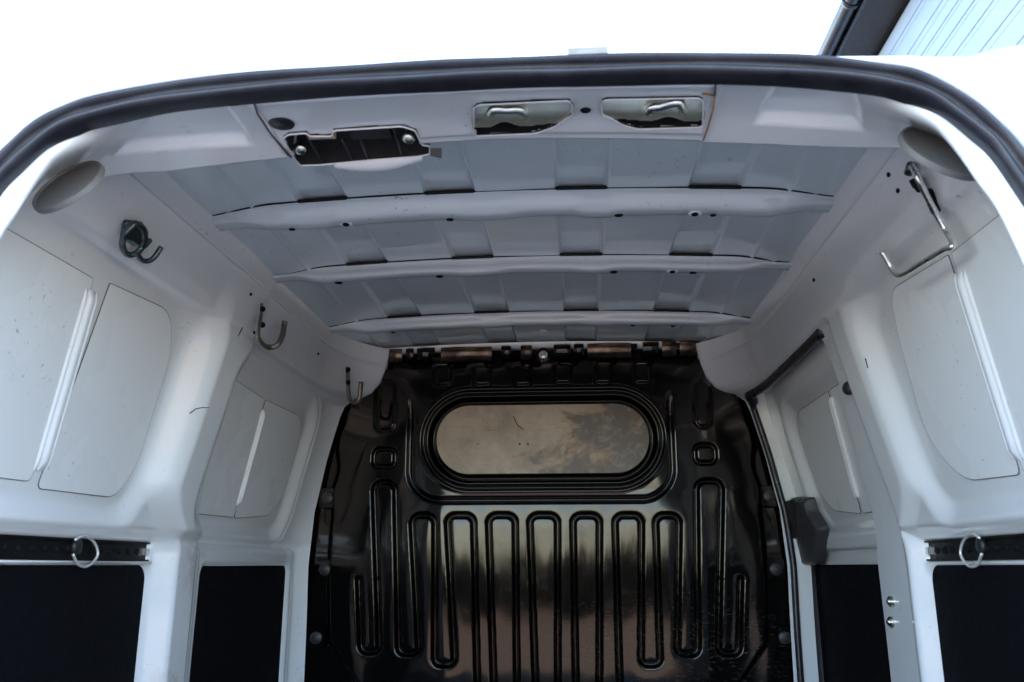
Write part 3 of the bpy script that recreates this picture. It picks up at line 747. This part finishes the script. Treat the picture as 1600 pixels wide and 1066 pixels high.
def slot_bot(i, j, yb_, ys_, r=11):
    xa, xb = xat(i, yb_), xat(j, yb_); A_ = arcpx(xa, xb, yb_, False, r)
    sl_([(xat(i, ys_), ys_)]+A_+[(xat(j, ys_), ys_)])
MID = 900
for i in (3, 5, 7, 9, 11, 13, 15):
    slot_top(i, i+1, 806, MID)
slot_top(1, 2, 755, MID); slot_top(17, 18, 753, MID)
slot_bot(2, 3, 1020, MID-2, 10); slot_bot(4, 5, 1037, MID-2, 10); slot_bot(14, 15, 1037, MID-2, 10); slot_bot(16, 17, 1021, MID-2, 10); slot_bot(0, 1, 1018, 905); slot_bot(18, 19, 1021, 905)
for a, b in ((6, 7), (8, 9), (10, 11), (12, 13)): slot_bot(a, b, 1085, MID-2, 10)
DM = np.full(BX.shape, 9.)
for l in lines: DM = np.minimum(DM, dseg(BX, BZ, l))
def vgroove(D, w_, d_): q = np.clip(D/w_, 0, 1); return -d_*(1-q*q*(3-2*q))
H += groove(DM, .0100, .015) + .0013*(1-np.exp(-DM/.011))*(1-sst(.12, .20, BZ))
H += .0005*np.sin(BX*21+BZ*3+1)+.00012*np.sin(BX*47-BZ*23)
# small squares, upper slots
def boxgroove(px0, px1, py0, py1, r, w_=.011, d_=.009, raise_=0):
    global H
    x0, z1 = b2(px0, py0); x1, z0 = b2(px1, py1); s = sdbox(BX, BZ, x0, x1, z0, z1, r)
    H += groove(np.abs(s), w_*.85, d_); H += raise_*(1-sst(-.006, .0, s))
boxgroove(588, 620, 704, 731, .016); boxgroove(1083, 1116, 698, 725, .016)
boxgroove(594, 621, 600, 675, .016, .010, .004); boxgroove(1082, 1108, 600, 669, .016, .010, .004)
for cx in (695, 755, 817): boxgroove(cx-13, cx+13, 575, 606, .012, .008, .006)
for cx in (880, 942, 1003): boxgroove(cx-13, cx+13, 572, 603, .012, .008, .006)
# window surround: trough, ridge, groove, then the outer U
x0, z1 = b2(686, 638); x1, z0 = b2(1015, 741); zr = (z1-z0)/2; s = sdbox(BX, BZ, x0, x1, z0, z1, zr*.98)
H += vgroove(np.abs(s-.0105), .0125, .022) - .012*(1-sst(-.006, .0, s))
H += .004*np.exp(-((s-.0255)/.004)**2)
H += groove(np.abs(s-.037), .008, .006)
H += .002*np.exp(-((s-.046)/.005)**2)
ux0, uz1 = b2(648, 560); ux1, uz0 = b2(1051, 781)
s = sdbox(BX, BZ, ux0, ux1, uz0, .75, .085)
H += groove(np.abs(s), .012, .009)*(1-sst(.40, .47, BZ))
H += .002*(1-sst(-.01, .01, s))*(1-sst(.40, .50, BZ))
Yb = YB-H - .035*sst(.47, .60, BZ)*0
# the sheet leans in above the waist by a degree or so
Yb = Yb - .030*np.clip(BZ-.20, 0, 1)
Yb = Yb + .012
V, F = gridmesh(np.stack([BX, Yb, BZ], -1), flip=False)
bulk = build('bulkhead', V, F, BLACK, van, label='glossy black pressed bulkhead with rounded ribs and blanked window')
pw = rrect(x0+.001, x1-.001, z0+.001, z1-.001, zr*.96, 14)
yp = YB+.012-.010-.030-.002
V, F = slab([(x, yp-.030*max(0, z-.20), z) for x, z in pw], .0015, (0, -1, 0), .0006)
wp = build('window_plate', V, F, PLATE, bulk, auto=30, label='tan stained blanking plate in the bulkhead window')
for p, r_ in (((818, 672), .0045), ((812, 694), .003), ((825, 694), .003), ((747, 694), .002)):
    q = ony(*p, yp-.006); V, F = lathe((q[0], yp-.005, q[2]), (0, -1, 0), [(r_, 0), (r_*.9, .0012)], 12); build('plate_hole', V, F, DARK, wp)
V, F = tube([np.array(ony(px, py, yp-.0075)) for px, py in ((802, 650), (808, 664), (817, 671))], .0012, 6); build('plate_scratch', V, F, DARK, wp)
for px, py in ((511, 778), (507, 890), (493, 997), (1203, 775), (1213, 890), (1227, 997)):
    q = ony(px, py, 2.385)
    V, F = merge(lathe(q, (0, -1, 0), [(.016, -.02), (.016, .0), (.013, .002)], 20), lathe(q, (0, -1, 0), [(.009, 0), (.009, .007), (.005, .008), (.004, .005)], 6)); build('flange_bolt', V, F, BLKP, bulk, auto=40)
    V, F = slab([(q[0]+a, 2.398, q[2]+b) for a, b in rrect(-.024, .024, -.028, .028, .006, 3)], .008, (0, -1, 0), .002); build('flange_pad', V, F, BLACK, bulk, auto=40)
q = ony(849, 555, 2.365); V, F = merge(lathe(q, (0, -1, .1), [(.0135, -.01), (.0135, 0), (.012, .002)], 24), lathe(q, (0, -1, .1), [(.007, 0), (.007, .006), (.004, .007)], 6)); build('centre_bolt', V, F, BRASS, bulk, auto=40)
q = ony(849, 556, 2.375); V, F = lathe(q, (0, -1, 0), [(.024, -.02), (.024, 0), (.020, .004)], 24); build('bolt_cup', V, F, BLACK, bulk, auto=50)
# bronze-looking top strip with folded tabs
tb = [(610, 632), (638, 650), (655, 672), (692, 770), (785, 800), (815, 832), (866, 892), (897, 912), (918, 985), (1003, 1028), (1033, 1055), (1060, 1092)]
for k, (a, b) in enumerate(tb):
    xa, za = b2(a, 562-(a-610)*.027); xb, zb = b2(b, 562-(b-610)*.027); zt = za+.020; wv = .010*((k*37) % 5)/5
    P = []
    for s in np.linspace(0, 1, 10):
        x = xa+(xb-xa)*s; bow = .003*math.sin(s*math.pi)
        P.append([(x, 2.380, zt+.004), (x, 2.362-bow, zt+.001), (x, 2.361-bow, zt-.002), (x, 2.3655-bow+wv*.1, za), (x, 2.3705-bow+wv*.3, za-.014), (x, 2.380, za-.018)])
    V, F = gridmesh(np.array(P), flip=False); build('top_tab', V, F, BRONZE if k in (0, 3, 5, 8, 10, 11) else BLACK, bulk)
# ------------------------------------------------------------------ sliding door, its seal and lock
def wline(pts, side, off): return [np.array([side*(float(XW(z))-off), y, z]) for y, z in pts]
ap0 = rrect(DOOR[0], DOOR[1], -.55, DOOR[3], .045, 8); ap = []
for (ya, za), (yb, zb) in zip(ap0, ap0[1:]+ap0[:1]):
    k_ = max(1, int(math.hypot(yb-ya, zb-za)/.02)); ap += [(ya+(yb-ya)*j/k_, za+(zb-za)*j/k_) for j in range(k_)]
ap = [(y-.095*min(max(z/.35, 0), 1) if y < 2 else y, z) for y, z in ap]
# turn-in flange of the aperture
N = len(ap); P = []
for y, z in ap+[ap[0]]:
    xw = float(wallx(y, z, 1)); P.append([(xw, y, z), (xw+.008, y, z), (xw+.05, y+.002, z)])
V, F = gridmesh(np.array(P)); build('door_aperture_flange', V, F, WHITE, van)
pl = [(y, z) for y, z in rrect(DOOR[0]-.002, DOOR[1]-.004, -.55, DOOR[3]-.002, .045, 8)]
pl = [q for q in pl if q[0] > DOOR[0]+.01 and q[1] > -.54]
pl.sort(key=lambda q: (q[1] < .30, q[0] if q[1] > .36 else 9, -q[1])); pl = [(DOOR[0]-.10, DOOR[3]-.002)]+[(y, DOOR[3]-.002) for y in np.arange(1.71, 2.3, .04)]+rrect(2.0, DOOR[1], -.55, DOOR[3]-.002, .045, 8)[:9][::-1]+[(DOOR[1], z) for z in np.arange(.39, -.52, -.02)]
V, F = tube([(float(wallx(y, z, 1))+.004, y-.004, z) for y, z in pl], [.0135 if z > .43 else .0085 for y, z in pl], 10); build('sliding_door_seal', V, F, RUBBER, van)
door_x = lambda z: XW(z)+.028
gy = np.linspace(1.62, 2.46, 170); gz = np.linspace(-.50, .47, 220); DY, DZ = np.meshgrid(gy, gz, indexing='ij')
pr = .024*np.ones(DY.shape)*sst(.03, .045, DZ)
s = sdbox(DY, DZ, 1.50, 2.245, .105, .375, .06); pr = pr*sst(-.004, .04, s)
pr = pr + .010*(1-sst(.03, .045, DZ))
V, F = gridmesh(np.stack([door_x(DZ)-pr, DY, DZ], -1)); door = build('sliding_door', V, F, WHITE, van, label='white sliding side door seen closed from inside')
def dpanel(outline, r):
    plr = roundpoly(outline, r, 6); n = wnorm(.11, .40, 1)
    pts = [((XW(.11)+(XW(.40)-XW(.11))*(z-.11)/.29)+.027, y, z) for y, z in plr]
    V, F = slab(pts, .0022, n, .0008); build('window_panel', V, F, WHITE2, door, auto=30)
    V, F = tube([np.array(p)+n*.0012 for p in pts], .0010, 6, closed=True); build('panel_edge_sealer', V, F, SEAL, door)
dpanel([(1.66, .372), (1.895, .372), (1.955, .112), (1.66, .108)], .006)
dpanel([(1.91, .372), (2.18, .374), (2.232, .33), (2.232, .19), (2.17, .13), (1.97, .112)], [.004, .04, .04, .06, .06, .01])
A_ = np.array([float(door_x(.355))-.004, 1.90, .355]); B_ = np.array([float(door_x(.145))-.004, 1.955, .145])
for o_ in (-.009, .003):
    n = wnorm(.11, .40, 1); V, F = tube([A_+(0, o_, 0)+n*0, A_+(0, o_, 0)+(B_-A_)*.03+n*.003, B_+(0, o_, 0)-(B_-A_)*.03+n*.003, B_+(0, o_, 0)], .0048, 8); build('window_strip', V, F, WHITE, door)
pb = roundpoly([(1.70, .004), (2.40, .004), (2.40, -.50), (1.70, -.50)], [.02, .01, .01, .01], 4)
V, F = slab([(.7185, y, z) for y, z in pb], .006, (-1, 0, 0), .0015); build('trim_board', V, F, LINING, door, auto=40)
# lock cover: dark body plus end catch
lk = roundpoly([ony(px, py, 2.33)[[0, 2]] for px, py in ((1236, 776), (1262, 776), (1268, 798), (1283, 824), (1276, 880), (1240, 882), (1232, 862))], .008, 4)
lkpts = [onwall(px, py, .012) for px, py in ((1237, 776), (1262, 777), (1268, 798), (1284, 824), (1277, 880), (1244, 880))]
pp = roundpoly([(p[1], p[2]) for p in lkpts], .010, 5); V, F = slab([(float(XW(z))+.006, y, z) for y, z in pp], .030, (-1, 0, -.2), .009); lock = build('door_lock_cover', V, F, simple('charcoal_plastic', (.042, .042, .045), .5, ns=150, bump=.1), door, auto=35)
c1 = [onwall(px, py, .03) for px, py in ((1225, 784), (1237, 780), (1243, 864), (1233, 864))]
pp = roundpoly([(p[1], p[2]) for p in c1], .006, 4); V, F = slab([(float(XW(z))-.022, y, z) for y, z in pp], .012, (-1, 0, -.1), .003); build('lock_catch', V, F, GREYP if 0 else BLKP, lock, auto=35)
q = wy_(1328, 607, .004); V, F = lathe(q, (-1, -.6, 0), [(.011, -.02), (.011, 0), (.013, .001), (.013, .006), (.009, .010)], 20); build('rubber_buffer', V, F, RUBBER, van, auto=50)
# ------------------------------------------------------------------ hooks on the side members
def wy(px, py, off=.012):
    q = onwall(px, py, off)
    for _ in range(6):
        o = float(wallp(np.array(q[1]), np.array(min(q[2], .56)), -1 if px < 800 else 1)) if px < 2000 else 0
        q = .4*q+.6*onwall(px, py, off+max(0, min(o, .07)))
    return q
hk = smooth_path([wy(409, 474, .014), wy(408, 492, .016), wy(405, 512, .022), wy(406, 530, .030), wy(417, 542, .036), wy(432, 540, .040), wy(441, 525, .042), wy(445, 502, .042)], 6)
V, F = tube(hk, .0062, 10, flat=((1, 0, 0), .4)); h2 = build('coat_hook', V, F, KHAKI, van, label='tarnished U-shaped hook on the left side member')
for px, py in ((410, 483), (410, 508)):
    V, F = lathe(wy(px, py, .020), (1, -.6, -.3), [(.006, 0), (.0055, .003), (.003, .004)], 12); build('hook_screw', V, F, DARK, h2)
hk = smooth_path([ony(543, 574, 2.215), ony(544, 600, 2.215), ony(546, 622, 2.215), ony(553, 629, 2.21), ony(561, 624, 2.205), ony(564, 597, 2.20)], 6)
V, F = tube(hk, .0068, 10, flat=((1, 0, 0), .8)); h3 = build('coat_hook', V, F, KHAKI, van, label='small hook in the front left roof corner')
for px, py in ((544, 578), (544, 598)):
    V, F = lathe(ony(px, py, 2.208), (0, -1, 0), [(.007, 0), (.006, .004)], 12); build('hook_screw', V, F, DARK, h3)
# ring bracket near the left rear
br = roundpoly([wy(px, py, .014)[1:] for px, py in ((203, 350), (208, 342), (228, 345), (237, 358), (236, 378), (222, 385), (200, 370))], .004, 3)
V, F = slab([(-(float(wallx(y, z, -1))-.001), y, z) for y, z in br], .010, (1, 0, -.2), .003); rb = build('ring_bracket', V, F, DZINC, van, auto=30, label='dark zinc ring bracket high on the left wall')
cpx = [(208, 352), (196, 366), (191, 382), (197, 396), (208, 398), (219, 390), (226, 374), (224, 358), (214, 350)]
V, F = tube(smooth_path([wy(px, py, .030) for px, py in cpx], 6, True), .0048, 8, closed=True); build('bracket_ring', V, F, DZINC, rb)
V, F = tube(smooth_path([wy(px, py, o_) for px, py, o_ in ((234, 376, .02), (226, 384, .030), (215, 394, .038), (221, 406, .040), (231, 408, .040), (241, 402, .036), (252, 386, .030))], 6), .0042, 8); build('bracket_hook', V, F, DZINC, rb)
# long bent rod on the right
rod = [wy(1424, 258, .020), wy(1437, 284, .026), wy(1456, 322, .028), wy(1476, 356, .030), wy(1488, 378, .034), wy(1487, 386, .038), wy(1476, 390, .040), wy(1442, 410, .044), wy(1412, 428, .046), wy(1400, 428, .046), wy(1392, 416, .045), wy(1378, 393, .042)]
V, F = tube(smooth_path(rod, 6), .0042, 10); rh = build('rod_hook', V, F, WIRE, van, label='long bent wire hook high on the right wall')
for a, b, o_ in (((1424, 258), (1420, 270), .012), ((1430, 284), (1440, 296), .010), ((1450, 300), (1462, 330), .008)):
    V, F = tube([wy(*a, o_), wy(*b, o_)], .0065, 8); build('hook_clip', V, F, DZINC if a[0] == 1424 else DARK, rh)
V, F = slab([wy(px, py, .012) for px, py in ((1424, 282), (1436, 276), (1446, 296), (1430, 294))], .004, (-1, 0, 0), .001); build('clip_plate', V, F, DARK, rh, smooth=False)
for pts in ([(297, 646), (306, 639), (316, 637), (326, 637)], [(16, 455), (24, 452)], [(34, 460), (40, 468)], [(372, 526), (379, 512)], [(1500, 640), (1503, 655)], [(1352, 560), (1356, 575)]):
    V, F = tube([wy(*p, .0006) for p in pts], .0009, 6); build('scratch', V, F, SEALD, walls[-1 if pts[0][0] < 800 else 1])
# ------------------------------------------------------------------ neighbouring building
bld = link(bpy.data.objects.new('metal_clad_building', None)); bld.location = (3.5, 8, 0)
tag(bld, 'pale metal-clad building with black eaves gutter rising beside the van at top right', 'building')
CLAD = simple('pale_blue_cladding', (.32, .37, .43), .5, .0, ns=3, var=.05)
XB = 3.58; ZE = 6.82; zl = 0; k = 0
heights = [ZE-.06, ZE-.32, ZE-.62, ZE-.80, ZE-1.0, ZE-1.22, ZE-1.5, ZE-1.80]+[ZE-1.8-.30*i for i in range(1, 17)]
heights = [h for h in heights if h > 0]+[0]
for a, b in zip(heights[:-1], heights[1:]):
    for (ya, yb) in ((3, 11), (11, 20), (20, 29)):
        V, F = merge(box((XB+.03, (ya+yb)/2, (a+b)/2), (.06, yb-ya-.006, a-b-.005)), box((XB-.002, (ya+yb)/2, (a+b)/2), (.012, yb-ya-.006, (a-b)*.5)))
        build('cladding_panel', V, F, CLAD, bld, smooth=False, world=True)
V, F = box((XB+4.08, 16, ZE/2), (8.0, 26, ZE-.05)); build('building_core', V, F, simple('building_backing', (.2, .2, .21), .7), bld, smooth=False, world=True)
# soffit, fascia and gutter
V, F = box((XB-.20, 16, ZE+.02), (.46, 26.4, .05)); build('soffit', V, F, simple('brown_black_soffit', (.03, .022, .018), .5), bld, smooth=False, world=True)
V, F = box((XB-.43, 16, ZE+.09), (.03, 26.4, .20)); build('fascia_board', V, F, GUTTER, bld, smooth=False, world=True)
P = []
for y in np.linspace(2.8, 29.2, 30):
    P.append([(XB-.52+.085*math.cos(a), y, ZE+.10+.085*math.sin(a)) for a in np.linspace(0, -math.pi, 14)]+[(XB-.615, y, ZE+.11), (XB-.60, y, ZE+.115)])
V, F = gridmesh(np.array(P)); build('gutter', V, F, GUTTER, bld, world=True)
for y in (3.1, 5.6, 8.15, 10.9, 13.6):
    P = [(XB-.52+.094*math.cos(a), y, ZE+.10+.094*math.sin(a)) for a in np.linspace(.1, -math.pi, 12)]
    V, F = tube(P, .012, 8, flat=((0, 1, 0), 2.2)); build('gutter_bracket', V, F, GUTTER, bld, world=True)
V, F = box((XB+4, 16, ZE+.20), (9, 26.6, .12)); build('roof', V, F, simple('dark_roof', (.05, .05, .055), .6), bld, smooth=False, world=True)
# ------------------------------------------------------------------ hedge added unseen behind the camera to put a dark band in the bulkhead's reflection
HEDGE = simple('dark_hedge_leaves', (.006, .008, .004), .7, ns=4, var=.4)
V = []; F = []
N = 26000; hx_ = rng.uniform(-26, 26, N); hd = rng.uniform(-1, 1, N); top = 1.50+.10*np.sin(hx_*.9)+.08*np.sin(hx_*2.7+1)
hz_ = rng.uniform(0, 1, N)**.8*top; hy_ = -16+hd*.6
S_ = rng.uniform(.06, .12, N); D1 = rng.normal(size=(N, 3)); D1 /= np.linalg.norm(D1, axis=1)[:, None]; D2 = np.cross(D1, rng.normal(size=(N, 3))); D2 /= np.linalg.norm(D2, axis=1)[:, None]
c_ = np.stack([hx_, hy_, hz_], -1); s_ = S_[:, None]
VV = np.stack([c_-D1*s_, c_+D2*s_*.6, c_+D1*s_, c_-D2*s_*.6], 1).reshape(-1, 3); FF = np.arange(N*4).reshape(N, 4)
hb = link(bpy.data.objects.new('hedge', None)); hb.location = (0, -16, 0)
tag(hb, 'dark clipped hedge added out of view for the dark reflection in the black bulkhead', 'hedge')
build('added_hedge_foliage', VV, FF, HEDGE, hb, smooth=False, world=True)['kind'] = 'stuff'
V, F = box((0, -16, .65), (52, .5, 1.3)); build('added_hedge_stems', V, F, simple('hedge_wood', (.02, .018, .012), .9), hb, smooth=False, world=True)
